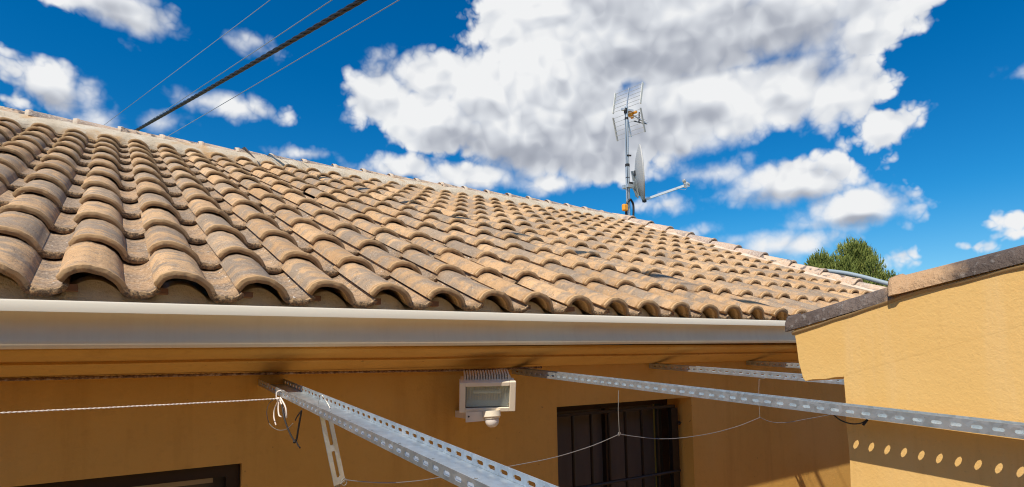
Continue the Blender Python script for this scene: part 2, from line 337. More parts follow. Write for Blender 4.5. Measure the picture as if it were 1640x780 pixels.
class MB:
    def __init__(s): s.v = []; s.f = []
    def add(s, vs, fs):
        k = len(s.v); s.v += [tuple(v) for v in vs]; s.f += [tuple(i+k for i in q) for q in fs]; return s
    def box(s, x0, x1, y0, y1, z0, z1):
        return s.add([(x0,y0,z0),(x1,y0,z0),(x1,y1,z0),(x0,y1,z0),(x0,y0,z1),(x1,y0,z1),(x1,y1,z1),(x0,y1,z1)],
                     [(0,3,2,1),(4,5,6,7),(0,1,5,4),(1,2,6,5),(2,3,7,6),(3,0,4,7)])
    def bar(s, a, b, w, h=None, up=(0, 0, 1)):
        a, b = Vector(a), Vector(b); h = h or w; d = (b-a).normalized(); upv = Vector(up)
        if abs(d.dot(upv)) > .98: upv = Vector((1, 0, 0))
        x = d.cross(upv).normalized()*w/2; y = x.cross(d).normalized()*h/2
        return s.add([a-x-y, a+x-y, a+x+y, a-x+y, b-x-y, b+x-y, b+x+y, b-x+y], [(0,1,2,3),(7,6,5,4),(0,4,5,1),(1,5,6,2),(2,6,7,3),(3,7,4,0)])
    def tube(s, pts, rad, n=8, caps=True, scale=None):
        pts = [Vector(p) for p in pts]; N = len(pts); base = len(s.v); prev = None
        for i, p in enumerate(pts):
            d = (pts[min(i+1, N-1)] - pts[max(i-1, 0)]).normalized()
            if prev is None:
                a = Vector((0, 0, 1)) if abs(d.z) < .9 else Vector((1, 0, 0)); x = d.cross(a).normalized()
            else: x = (prev - d*prev.dot(d)).normalized()
            prev = x; y = d.cross(x); R = rad[i] if isinstance(rad, (list, tuple)) else rad
            for k in range(n):
                a = 2*PI*k/n; s.v.append(tuple(p + x*math.cos(a)*R + y*math.sin(a)*R))
        for i in range(N-1):
            for k in range(n):
                a = base+i*n+k; b2 = base+i*n+(k+1) % n; s.f.append((a, b2, b2+n, a+n))
        if caps:
            s.f.append(tuple(base+k for k in range(n))[::-1]); s.f.append(tuple(base+(N-1)*n+k for k in range(n)))
        return s
    def lathe(s, c, axis, prof, n=16):
        c = Vector(c); d = Vector(axis).normalized(); a = Vector((0, 0, 1)) if abs(d.z) < .9 else Vector((1, 0, 0))
        x = d.cross(a).normalized(); y = d.cross(x); base = len(s.v)
        for (R, h) in prof:
            for k in range(n):
                t_ = 2*PI*k/n; s.v.append(tuple(c + d*h + x*math.cos(t_)*R + y*math.sin(t_)*R))
        for i in range(len(prof)-1):
            for k in range(n):
                a_ = base+i*n+k; b_ = base+i*n+(k+1) % n; s.f.append((a_, b_, b_+n, a_+n))
        s.f.append(tuple(base+k for k in range(n))[::-1]); s.f.append(tuple(base+(len(prof)-1)*n+k for k in range(n)))
        return s
    @property
    def g(s): return s.v, s.f
def rough(x, y, z, sc, amp):
    n = mnoise.noise_vector(Vector((x, y, z))*sc); return (x+n.x*amp, y+n.y*amp, z+n.z*amp)

# ------------------------------------------------------------------ ground
struct(obj('ground', ([(-600,-600,-E-.02),(600,-600,-E-.02),(600,600,-E-.02),(-600,600,-E-.02)], [(0,1,2,3)]), EARTH))
struct(obj('terrace', ([(-7,-1.1,-E),(8,-1.1,-E),(8,2.2,-E),(-7,2.2,-E)], [(0,1,2,3)]), PAVE))

# ------------------------------------------------------------------ house: walls, cornice, roof
SLOPE = math.radians(22.776); CS, SN, TN = math.cos(SLOPE), math.sin(SLOPE), math.tan(SLOPE)
TW, TE = .215, .3935                                    # tile module: width, exposed length
O = Vector((-.105, 1.952, .212)); NR, COL0, COL1 = 12, -9, 28
XL, XR = -2.15, 6.06
RY = 6.2
house = grp('house', ((XL+XR)/2, 2.2, -E))
tag(house, 'ochre house with a clay tile roof, cream gutter and barred window', 'house')

def wall_geo():
    mb = MB(); xs = [XL, -1.05, .396, 1.745, 2.69, XR-.02]; y0, y1 = 2.2, 2.45
    top = .045
    mb.box(xs[0], xs[1], y0, y1, -E, top); mb.box(xs[2], xs[3], y0, y1, -E, top); mb.box(xs[4], xs[5], y0, y1, -E, top)
    mb.box(xs[1], xs[2], y0, y1, -.331, top); mb.box(xs[3], xs[4], y0, y1, -.221, top)
    mb.box(xs[1], xs[2], y0, y1, -E, -1.35); mb.box(xs[3], xs[4], y0, y1, -E, -1.35)
    return mb.g
obj('wall', wall_geo(), OCH, house)
gb = MB()
for x0, x1 in ((XR-.27, XR-.021), (XL, XL+.25)):
    yb = 10.2; vs = []
    for x in (x0, x1):
        vs += [(x, 2.451, -E), (x, yb, -E), (x, yb, .0), (x, RY, (RY-2.45)*TN+.02), (x, 2.451, .02)]
    gb.add(vs, [(0,1,2,3,4), (9,8,7,6,5), (0,5,6,1), (1,6,7,2), (2,7,8,3), (3,8,9,4), (4,9,5,0)])
obj('gable_wall', gb.g, OCH, house)
# roof deck under the tiles, front and back slopes
dz = .10
def deckz(y): return O.z + (y-O.y)*TN - .085
yd0, yd1 = 2.06, 10.4
vs = []
for x in (XL-.02, XR):
    vs += [(x, yd0, deckz(yd0)), (x, RY, deckz(RY)), (x, yd1, deckz(RY)-(yd1-RY)*TN), (x, yd1, deckz(RY)-(yd1-RY)*TN-dz), (x, RY, deckz(RY)-dz), (x, yd0, deckz(yd0)-dz)]
obj('roof_deck', (vs, [(0,1,7,6),(1,2,8,7),(2,3,9,8),(3,4,10,9),(4,5,11,10),(5,0,6,11),(0,5,4,1),(1,4,3,2),(6,7,10,11),(7,8,9,10)]), GMORTAR, house)
# bedding mortar face under the first tiles
mb = MB(); n = 760
for i in range(n+1):
    x = XL + (XR-XL)*i/n
    uu = ((x-O.x)/TW) % 1.0; wv = .050*math.sin(PI*uu/.70)**.8 if 0 < uu < .70 else 0.0
    for (y, z, w_) in ((2.0, .06, 0), (2.004, .12, 0), (2.010, .165, .3), (2.018, .190, 1), (2.10, .218, .9)):
        a_, b_, c_ = rough(x, y, z+wv*w_, 6, .003); mb.v.append((x, b_, c_))
for i in range(n):
    for k in range(4): a = i*5+k; mb.f.append((a, a+5, a+6, a+1))
obj('bedding_mortar', mb.g, GMORTAR, house, smooth=60)
# small clay nibs under each arch of the eave course
for i in range(COL0+8, 17):
    x = O.x + i*TW
    mb = MB().box(x+.012, x+.05+random.uniform(-.012,.02), 1.972+random.uniform(0,.02), 2.06, .207-random.uniform(0,.006), .222); mb.v = [rough(*v, 40, .003) for v in mb.v]
    obj('clay_wedge', mb.g, BLOCK, house)
# cornice: a run plaster moulding
def sweep_x(prof, x0, x1, n=1, closed=True, shear=0.0, jig=0):
    vs, fs = [], []; m = len(prof)
    for i in range(n+1):
        x = x0+(x1-x0)*i/n
        for (y, z) in prof:
            if jig:
                q = mnoise.noise_vector(Vector((x*1.7, y*9, z*9))); y, z = y+q.x*jig, z+q.y*jig
            vs.append((x, y, z + shear*(x+.21)))
    for i in range(n):
        for k in range(m if closed else m-1):
            a = i*m+k; b = i*m+(k+1) % m; fs.append((a, b, b+m, a+m))
    if closed: fs += [tuple(range(m))[::-1], tuple(n*m+k for k in range(m))]
    return vs, fs
corn = [(2.198,-.034),(2.165,-.028),(2.125,-.018),(2.095,-.006),(2.078,.002),(2.062,.001),(2.055,.007),(2.06,.014),(2.05,.019),(2.03,.022),(2.012,.026),
        (1.995,.027),(1.978,.030),(1.967,.036),(1.963,.044),(1.967,.053),(1.999,.056),(1.999,.075),(2.198,.075)]
obj('cornice', sweep_x(corn, XL, XR-.03, 60, shear=.0016, jig=.0035), OCH, house, smooth=50)
# gutter
gp = [(1.870,.139),(1.870,.1605),(1.873,.1645),(1.880,.165),(1.884,.161),(1.8825,.150),(1.888,.141),(1.909,.130),(1.914,.116),(1.9135,.078),(1.906,.0675),(1.9035,.058),(1.909,.0505),(1.922,.0515),(1.996,.0565),
      (1.9965,.150),(1.9985,.150),(1.9985,.0485),(1.920,.046),(1.904,.0455),(1.8965,.054),(1.8975,.069),(1.906,.081),(1.9075,.112),(1.903,.122),(1.890,.1335)]
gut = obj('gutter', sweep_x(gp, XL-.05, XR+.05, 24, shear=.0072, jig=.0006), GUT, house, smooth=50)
sub('edge_lip', sweep_x([(1.8684,.1372),(1.8684,.1612),(1.8722,.1664),(1.8812,.1670),(1.8862,.1616),(1.8862,.1372)], XL-.051, XR+.051, 24, shear=.0072, jig=.0002), mat('sunlit_enamel_lip', (.76, .71, .59), .5), gut, smooth=50)  # lit copy of the gutter enamel, paler where sun strikes the lip
gj = MB()
for x in (3.06,):
    q = sweep_x([(y-(.0016 if k < 13 else -.0016), z) for k, (y, z) in enumerate(gp)], x, x+.035, 1, shear=.0072); gj.add(*q)
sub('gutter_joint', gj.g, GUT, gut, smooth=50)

# ---- S-shaped roof tile: arch on one side, pan on the other
def tile_mesh(seed, L=.455):
    rr = random.Random(seed)
    prof = [(0,.013),(.003,.0175)]
    for k in range(1, 13):                               # arch
        a = k/12; x = .003 + .150*a
        z = .0165*(1-a) - .0125*a + .0455*(1+.05*math.sin(seed*1.7))*max(0, 1-abs(2*a-1)**(2.3+.25*math.sin(seed)))**.72
        prof.append((x, z))
    prof += [(.162,-.0158),(.172,-.0178),(.186,-.0185),(.199,-.0165),(.2115,-.0115),(.221,-.0045),(.227,.0035)]
    n = len(prof); j = [rr.uniform(-.0012, .0012) for _ in range(n)]
    prof = [(x, z+j[k]) for k, (x, z) in enumerate(prof)]
    st = [(0,.003),(.003,.0085),(.0115,.0088),(.0145,.0038),(.018,.0072),(.026,.0066),(.031,0),(.12,0),(.27,0),(L,0)]
    nr = []
    for k in range(n):
        a = Vector(prof[max(k-1,0)]); b = Vector(prof[min(k+1,n-1)]); d = (b-a).normalized(); nr.append((-d.y, d.x))
    vs, fs, uv = [], [], []
    ln = [0]
    for k in range(1, n): ln.append(ln[-1] + (Vector(prof[k])-Vector(prof[k-1])).length)
    ch = [0 if rr.random() > .25 else rr.uniform(.001, .004) for _ in range(n)]
    if seed % 3 == 0:
        c0 = rr.randrange(3, n-3)
        for q in range(3): ch[c0+q-1] += rr.uniform(.004, .009)
    bend = rr.uniform(-.0025, .0025); hgt = rr.uniform(.95, 1.05)
    for (y, off) in st:
        for k, (x, z) in enumerate(prof):
            o2 = off
            drop = .0195*y/TE
            yy = y + (ch[k] if y < .02 else 0) + (rr.uniform(-.0008,.0008) if y < .03 else 0)
            edge = 1 if 0 < k < n-3 else .2
            vs.append((x+nr[k][0]*o2*edge+bend*math.sin(PI*y/L), yy, z+nr[k][1]*o2*edge-drop)); uv.append((ln[k]/ln[-1], y/L, 0))
    for y, th in ((0, .0125), (L, .0125)):
        for k, (x, z) in enumerate(prof):
            vs.append((x-nr[k][0]*th, y+(ch[k] if y < .02 else 0), z-nr[k][1]*th-.0195*y/TE)); uv.append((ln[k]/ln[-1], y/L if y else -.06, 0))
    m = len(st)
    for i in range(m-1):
        for k in range(n-1): a = i*n+k; fs.append((a, a+1, a+n+1, a+n))
    u0, u1 = m*n, (m+1)*n
    for k in range(n-1):
        fs.append((u0+k+1, u0+k, u1+k, u1+k+1))          # underside
        fs.append((k+1, k, u0+k, u0+k+1))                # front face
        fs.append(((m-1)*n+k, (m-1)*n+k+1, u1+k+1, u1+k))
    fs.append((0, (m-1)*n, u1, u0)); 
    fs.append((n-1, u0+n-1, u1+n-1, (m-1)*n+n-1))
    for i in range(1, m-1): pass
    return vs, fs, uv
def make_tile_data(name, geo):
    vs, fs, uv = geo
    me = bpy.data.meshes.new(name); me.from_pydata(vs, [], fs); me.materials.append(TILE)
    at = me.attributes.new('tuv', 'FLOAT_VECTOR', 'POINT'); at.data.foreach_set('vector', [c for q in uv for c in q])
    me.update(); me.shade_smooth(); me.set_sharp_from_angle(angle=math.radians(42)); return me
TG = [tile_mesh(100+k) for k in range(9)]
TM = [make_tile_data('roof_tile', g) for g in TG]
# tile placements
place = []
loose = {(12,5):(-.006,-.012,.006,-1.3),(14,1):(.008,-.008,.006,1.0),(6,6):(.005,-.012,.007,-1.2),(17,4):(.006,-.010,.005,1.2),(20,3):(.006,-.01,.004,-1)}
rr = random.Random(5)
colj = {i: (rr.uniform(-.003, .003), rr.uniform(-.008, .008)) for i in range(COL0, COL1+1)}
for i in range(COL0, COL1+1):
    for j in range(NR):
        dx, dy, dzz, rot = rr.gauss(0, .0022)+colj[i][0], rr.gauss(0, .004)+(colj[i][1] if j else colj[i][1]*.4), rr.uniform(0, .0015), rr.gauss(0, .35)
        if (i, j) in loose:
            a = loose[(i, j)]; dx += a[0]; dy += a[1]; dzz += a[2]; rot += a[3]
        s = j*TE + dy
        p = Vector((O.x+i*TW+dx, O.y+s*CS, O.z+s*SN+dzz))
        place.append((i, j, p, math.radians(rot), rr.randrange(9)))
RI = camo.matrix_world.to_3x3().inverted()
def seen(p):
    q = RI @ p
    if q.z > -.1: return False, 99
    x = 815.7+959.2*q.x/-q.z; y = 494.8-959.2*q.y/-q.z
    hid = x > 1262 and y > 508-(x-1262)*.29
    return (-70 < x < 1500 and not hid), p.length
inv, rest = [], []
for pl in place:
    ok, d = seen(pl[2]); (inv if ok else rest).append((d, pl))
inv.sort(key=lambda q: q[0]); rest += inv[299:]; inv = inv[:299]
base_rot = Matrix.Rotation(SLOPE, 4, 'X')
hm = house.matrix_world.translation
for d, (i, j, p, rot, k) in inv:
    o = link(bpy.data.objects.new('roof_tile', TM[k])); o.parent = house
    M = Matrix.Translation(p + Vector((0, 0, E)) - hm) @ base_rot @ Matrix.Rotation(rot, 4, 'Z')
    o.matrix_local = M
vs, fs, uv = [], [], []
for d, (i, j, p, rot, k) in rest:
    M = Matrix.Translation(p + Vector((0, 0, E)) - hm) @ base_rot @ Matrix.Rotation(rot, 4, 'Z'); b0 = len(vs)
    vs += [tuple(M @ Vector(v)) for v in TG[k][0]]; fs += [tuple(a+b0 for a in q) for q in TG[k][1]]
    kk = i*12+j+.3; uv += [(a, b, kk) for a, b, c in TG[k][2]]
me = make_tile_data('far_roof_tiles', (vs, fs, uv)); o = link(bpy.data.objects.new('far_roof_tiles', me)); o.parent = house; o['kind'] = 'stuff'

# ---- ridge: mortar fillet and half-round caps
def ridge_sag(x): return -.012*math.sin(x*1.3)-.02*(1 if 2.2 < x < 4.5 else 0)*math.sin((x-2.2)/2.3*PI)
mb = MB(); n = 260
pr_ = [(-.225,-.10),(-.222,-.060),(-.19,-.022),(-.135,.022),(-.082,.060),(.07,.055),(.2,-.04),(.3,-.16)]
RZ = O.z + (RY-O.y)*TN                                    # roof plane at the ridge
for i in range(n+1):
    x = XL + (XR-XL)*i/n
    for k, (y, z) in enumerate(pr_):
        w = .012 if k in (1, 2, 3) else .005
        q = mnoise.noise_vector(Vector((x*5, y*9, 3.1))); q2 = mnoise.noise_vector(Vector((x*22, y*30, 1)))
        wav = .012*math.sin((x-O.x)/TW*2*PI-.9) if k < 2 else 0
        mb.v.append((x, RY+y+q.x*w+q2.x*.004-wav*.6, RZ+z+q.y*w+q2.y*.004+ridge_sag(x)*.6+wav*.3))
for i in range(n):
    for k in range(7): a = i*8+k; mb.f.append((a, a+8, a+9, a+1))
obj('ridge_mortar', mb.g, MORTAR, house, smooth=60)
def cap_geo(L, R0, R1, th=.013, n=10, arc=205, seed=0, dents=.002):
    """half-round tapered cap along +x, mouth (wide end) at x = 0"""
    vs, fs = [], []; st = [(0, .002), (.004, .006), (.02, .006), (.026, 0), (L*.5, 0), (L, 0)]
    a0 = math.radians(90-arc/2)
    for inner in (0, 1):
        for (x, o_) in st:
            R = R0+(R1-R0)*x/L+(o_ if not inner else -th)
            for k in range(n+1):
                a = a0 + math.radians(arc)*k/n; q = mnoise.noise(Vector((x*12, k*.7, seed*3.3)))*dents
                vs.append((x, math.cos(a)*(R+q), math.sin(a)*(R+q)))
    m = len(st); w = n+1
    for i in range(m-1):
        for k in range(n):
            a = i*w+k; fs.append((a, a+1, a+w+1, a+w)); b = m*w+a; fs.append((b+1, b, b+w, b+w+1))
    for k in range(n):
        fs.append((k+1, k, m*w+k, m*w+k+1)); a = (m-1)*w+k; fs.append((a, a+1, m*w+a+1, m*w+a))
    for i in range(m-1):
        for k in (0, n): a = i*w+k; fs.append((a, a+w, m*w+a+w, m*w+a) if k else (a+w, a, m*w+a, m*w+a+w))
    return vs, fs
def cap_mesh(name, L, R0, R1, m, seed, **kw):
    vs, fs = cap_geo(L, R0, R1, seed=seed, **kw)
    me = bpy.data.meshes.new(name); me.from_pydata(vs, [], fs); me.materials.append(m)
    bm = bmesh.new(); bm.from_mesh(me); bmesh.ops.recalc_face_normals(bm, faces=bm.faces); bm.to_mesh(me); bm.free()
    me.shade_smooth(); me.set_sharp_from_angle(angle=math.radians(45)); return me
def place_child(name, me, parent, M, label=None):
    o = link(bpy.data.objects.new(name, me)); o.parent = parent
    o.matrix_local = Matrix.Translation(-parent.matrix_world.translation) @ Matrix.Translation((0, 0, E)) @ M
    if label: o['label'] = label
    return o
RM = [cap_mesh('ridge_tile', .36, .088, .072, CAP, k, dents=.004, arc=160) for k in range(4)]
x = XL-.02; k = 0; rr = random.Random(11)
while x < XR-.2:
    M = Matrix.Translation((x, RY+rr.uniform(-.008,.008), RZ+.030+ridge_sag(x)+rr.uniform(-.004,.004))) @ Matrix.Rotation(math.radians(rr.uniform(-1, 1)), 4, 'Z') @ Matrix.Rotation(math.radians(1.4), 4, 'Y')
    place_child('ridge_tile', RM[k % 4], house, M)
    x += .318; k += 1
# dabs of white mortar at the ridge joints
x = XL-.02
while x < XR-.3:
    db = MB(); c = 0; jw = rr.uniform(2, 7)
    for i in range(5):
        for q in range(9):
            a = math.radians(70+q*(8+jw)); R = .088+.004*math.sin(PI*i/4)+rr.uniform(-.003, .003)
            db.v.append((x-.022+i*.011, RY+math.cos(a)*R, RZ+.031+ridge_sag(x)+math.sin(a)*R))
    for i in range(4):
        for q in range(8): a = c+i*9+q; db.f.append((a, a+1, a+10, a+9))
    if x > -1.4: obj('mortar_dab', db.g, mat('white_mortar', (.60, .50, .39), .95), house, smooth=60)
    x += .318

# ---- verge: caps running down the gable edge, with a pale mortar fillet beside them
VX = 6.12
YV = Matrix.Rotation(math.radians(90), 4, 'Z')
down = Matrix.Rotation(-SLOPE, 4, 'Y')
def vz(y): return O.z+(y-O.y)*TN
VM = [cap_mesh('verge_tile', .42, .098, .080, CAP, 20+k, dents=.005, arc=190) for k in range(3)]
s = 0; k = 0
y = 1.93
while y < RY-.1:
    M = Matrix.Translation((VX+rr.uniform(-.006,.006), y, vz(y)+.022)) @ Matrix.Rotation(math.radians(90+rr.uniform(-1,1)), 4, 'Z') @ Matrix.Rotation(-SLOPE+math.radians(1.6), 4, 'Y')
    place_child('verge_tile', VM[k % 3], house, M); y += .36*CS; k += 1
mb = MB(); n = 90
for i in range(n+1):
    y = 1.95+(RY-1.95)*i/n
    for kx, z in ((-.185,-.018),(-.165,.012),(-.12,.042),(-.07,.062),(-.03,.055)):
        q = mnoise.noise_vector(Vector((kx*20, y*6, 8))); mb.v.append((VX+kx+q.x*.008, y, vz(y)+z+q.y*.007))
for i in range(n):
    for k in range(4): a = i*5+k; mb.f.append((a, a+1, a+6, a+5))
obj('verge_mortar', mb.g, mat('pale_fillet', (.66, .50, .37), .95, build=lambda t, b: (setc(t, b, t.mix(t.rng(t.noise(pos(t), 8, 6, .6).outputs[0], .4, .65), (.62, .45, .32), (.72, .62, .50))), bump(t, b, t.noise(pos(t), 50, 5).outputs[0], .6, .01))), house, smooth=60)

# ---- barred window in the ochre wall
win = obj('window', MB().box(2.665-.03, 2.688, 2.37, 2.42, -1.349, -.222).box(1.747, 1.785, 2.37, 2.42, -1.349, -.222).box(1.785, 2.635, 2.37, 2.42, -.262, -.222).box(1.785, 2.635, 2.37, 2.42, -1.349, -1.30).box(2.205, 2.235, 2.372, 2.418, -1.30, -.262).g, DARKP, house)
mb = MB().box(1.785, 2.60, 2.40, 2.412, -1.3, -.262); sub('shutter_panel', mb.g, SHUT, win)
gr = obj('window_grille', MB().box(1.800, 2.640, 2.272, 2.288, -.277, -.262).g, IRON, house)
sub('bottom_rail', MB().box(1.80, 2.66, 2.27, 2.29, -1.28, -1.262).g, IRON, gr)
gr2 = sub('lower_rail', MB().tube([(1.80, 2.268, -.622), (2.655, 2.268, -.622)], .0085, 8).g, IRON, gr, smooth=40)
for x in (1.905, 2.024, 2.142, 2.26, 2.379, 2.50):
    sub('bar', MB().tube([(x, 2.28, -1.262), (x, 2.28, -.277)], .0082, 8, caps=False).g, IRON, gr, smooth=40)
sub('post', MB().box(2.600, 2.652, 2.266, 2.292, -1.33, -.279).g, IRON, gr)
sub('post', MB().box(1.79, 1.80, 2.272, 2.288, -1.33, -.262).g, IRON, gr)
sub('wall_pin', MB().bar((2.652, 2.28, -.362), (2.692, 2.28, -.366), .008).lathe((2.66, 2.272, -.364), (0, -1, 0), [(.004, 0), (.012, .002), (.011, .01), (.004, .014)], 8).g, IRON, gr)

# ---- second window, only its top in the picture
w2 = obj('window', MB().box(.352, .394, 2.222, 2.26, -1.349, -.333).box(-1.048, -1.006, 2.222, 2.26, -1.349, -.333).box(-1.006, .352, 2.222, 2.26, -.372, -.333).box(-1.006, .352, 2.222, 2.26, -1.349, -1.31).g, DARKP, house)
sub('blind_rail', MB().box(-1.0, .318, 2.262, 2.285, -.394, -.374).g, PALE, w2)
sub('shutter_panel', MB().box(-1.049, .3955, 2.287, 2.30, -1.345, -.332).g, SHUT, w2)

# ------------------------------------------------------------------ boundary wall with capping tiles, close on the right
yw = grp('annex', (1.68, .2, -E)); tag(yw, 'sunlit yellow rendered end wall of an annex, its sloping edge capped in clay tiles', 'building')
def yw_geo():
    def top(y): return .082 + (.925-y)*.262 if y > .62 else .1619+(.62-y)*.175
    out = [(.925, .070), (.921,.03), (.916,-.02), (.907, -.064), (.900, -.0705)]
    ny = 22
    for i in range(1, ny+1):
        tt = i/ny; y = .900-(.900-.8)*tt; out.append((y, -.0705 + .0135*tt**.7 + .003*math.sin(tt*9)*tt*(1-tt)*2))
    out += [(.7985, -.0565)]
    for i in range(1, 40): out.append((.7985+.001*math.sin(i*1.3), -.0565-(E-.0565)*(i/39.0)**1.6))
    out += [(-1.085, -E)]
    yb = -1.085
    ys = [yb+(.925-yb)*(i/60) for i in range(0, 60)]
    out += [(y, top(y)-.013) for y in ys]
    vs = []; m = len(out)
    for x in (1.57, 6.4):
        for (y, z) in out:
            q = mnoise.noise_vector(Vector((y*26, z*26, x*3))); a = .0016 if z > -1 else 0
            vs.append((x+q.x*a*.3, y+q.y*a, z+q.z*a))
    fs = [tuple(range(m)), tuple(range(2*m-1, m-1, -1))] + [(k, (k+1) % m, m+(k+1) % m, m+k) for k in range(m)]
    return vs, fs, top
gv, gf, ytop = yw_geo()
me_o = obj('render_coat', (gv, gf), YEL, yw)
bv = me_o.modifiers.new('bevel', 'BEVEL'); bv.width = .004; bv.segments = 2; bv.limit_method = 'ANGLE'; bv.angle_limit = math.radians(50)
# capping tiles climb towards the camera side
caps = [(.945, .655, .06), (.675, .30, .064), (.33, -.02, .064), (.01, -.35, .064), (-.32, -.70, .064), (-.67, -1.08, .064)]
for k, (ya, yb, rad) in enumerate(caps):
    za, zb = ytop(min(ya, .925)), ytop(yb); L = math.hypot(ya-yb, zb-za)+.03; an = math.atan2(zb-za, ya-yb)
    me = cap_mesh('coping_tile', L, .053 if k == 0 else .059, .050, CAPD, 40+k, th=.009, dents=.0055, arc=176, n=16)
    lift = .0 if k == 0 else .006
    M = Matrix.Translation((1.617, ya, za-.018+lift)) @ Matrix.Rotation(math.radians(-90), 4, 'Z') @ Matrix.Rotation(-an+math.radians(.6), 4, 'Y') @ Matrix.Scale(.86, 4, (0, 0, 1))
    place_child('coping_tile', me, yw, M, {0: 'dark lichen-spotted coping tile at the low end', 1: 'coping tile with a pale clay end'}.get(k))
mb = MB()
for i in range(50):
    y = .93-i*.04; z = ytop(min(y, .925))
    for x, dz_ in ((1.5712, -.027), (1.5665, -.024), (1.565, -.019), (1.574, -.015)):
        mb.v.append(rough(x, y, z+dz_, 45, .0022))
for i in range(49):
    for k in range(3): a = i*4+k; mb.f.append((a, a+4, a+5, a+1))
obj('coping_mortar', mb.g, mat('joint_render', (.46, .30, .13), .95), yw, smooth=60)

# clay tiles on the annex roof behind the capping
vs, fs, uv = [], [], []
for i in range(22):
    for j in range(5):
        y = .94-j*.385; x = 2.0+i*TW
        M = Matrix.Translation((x, y, ytop(min(y, .92))+.005+E)) @ Matrix.Rotation(PI, 4, 'Z') @ Matrix.Rotation(math.atan(.2), 4, 'X'); b0 = len(vs)
        vs += [tuple(M @ Vector(v) - yw.matrix_world.translation) for v in TG[(i+j) % 5][0]]; fs += [tuple(a+b0 for a in q) for q in TG[(i+j) % 5][1]]
        uv += [(a, b, i*7+j+.1) for a, b, c in TG[(i+j) % 5][2]]
o = link(bpy.data.objects.new('annex_roof_tiles', make_tile_data('annex_roof_tiles', (vs, fs, uv)))); o.parent = yw; o['kind'] = 'stuff'

# unseen walls added opposite and left to dim and warm the patio; carry beams
pw = obj('added_patio_wall', MB().box(-3.4, 1.566, -1.35, -1.092, -E, 1.35).box(-3.4, -3.15, -1.091, 2.19, -E, .6).g, OCH); tag(pw, 'unseen ochre wall added opposite the house to dim the patio', 'wall')

# ------------------------------------------------------------------ slotted steel beams
def slotted(Lb, wd, pitch, sl_, sw, cpos, th, start=.02):
    """plate in the uv plane: u along the beam, v across; stadium holes each pitch; thickness th along w"""
    V, F = [], []
    def P(u, v, w): V.append((u, v, w)); return len(V)-1
    n = int((Lb-start)/pitch)
    hole = []
    for k in range(12):
        a = 2*PI*(k+.5)/12; cx = (sl_-sw)/2*(1 if math.cos(a) > 0 else -1); hole.append((cx+math.cos(a)*sw/2, math.sin(a)*sw/2))
    us = start
    edges = [0, start] + [start+pitch*(i+1) for i in range(n)] + [Lb]
    def quad(u0, u1):
        ids = [P(u0,0,0),P(u1,0,0),P(u1,wd,0),P(u0,wd,0),P(u0,0,th),P(u1,0,th),P(u1,wd,th),P(u0,wd,th)]
        F.extend([(ids[3],ids[2],ids[1],ids[0]),(ids[4],ids[5],ids[6],ids[7]),(ids[0],ids[1],ids[5],ids[4]),(ids[2],ids[3],ids[7],ids[6])]); return ids
    a = quad(0, start); F.append((a[0], a[4], a[7], a[3]))
    a = quad(edges[-2], Lb); F.append((a[1], a[2], a[6], a[5]))
    for i in range(n):
        u0 = start+pitch*i; u1 = u0+pitch; c = (u0+u1)/2
        outer = []
        for k in range(12):
            ang = 2*PI*(k+.5)/12; dx, dy = math.cos(ang), math.sin(ang)
            hy = (wd-cpos) if dy > 0 else cpos; s_ = min((pitch/2)/max(abs(dx), 1e-6), hy/max(abs(dy), 1e-6)); outer.append((c+dx*s_, cpos+dy*s_))
        cor = [(u1, wd), (u0, wd), (u0, 0), (u1, 0)]
        for w, flip in ((0, 1), (th, 0)):
            oi = [P(x_, y_, w) for x_, y_ in outer]; hi = [P(c+x_, cpos+y_, w) for x_, y_ in hole]; ci = [P(x_, y_, w) for x_, y_ in cor]
            for k in range(12):
                k2 = (k+1) % 12; A, B = outer[k], outer[k2]; corner = None
                for q_, cc in enumerate(cor):
                    onA = (abs(A[0]-cc[0]) < 1e-7) or (abs(A[1]-cc[1]) < 1e-7); onB = (abs(B[0]-cc[0]) < 1e-7) or (abs(B[1]-cc[1]) < 1e-7)
                    sameline = (abs(A[0]-B[0]) < 1e-7) or (abs(A[1]-B[1]) < 1e-7)
                    if onA and onB and not sameline: corner = ci[q_]
                f_ = [oi[k]] + ([corner] if corner is not None else []) + [oi[k2], hi[k2], hi[k]]
                F.append(tuple(f_[::-1]) if flip else tuple(f_))
            if w == 0: h0 = hi
            else:
                for k in range(12): F.append((h0[k], h0[(k+1) % 12], hi[(k+1) % 12], hi[k]))
        b = len(V); V.extend([(u0,0,0),(u1,0,0),(u1,0,th),(u0,0,th),(u0,wd,0),(u1,wd,0),(u1,wd,th),(u0,wd,th)]); F.extend([(b,b+1,b+2,b+3),(b+7,b+6,b+5,b+4)])
    return V, F
BL = 3.29
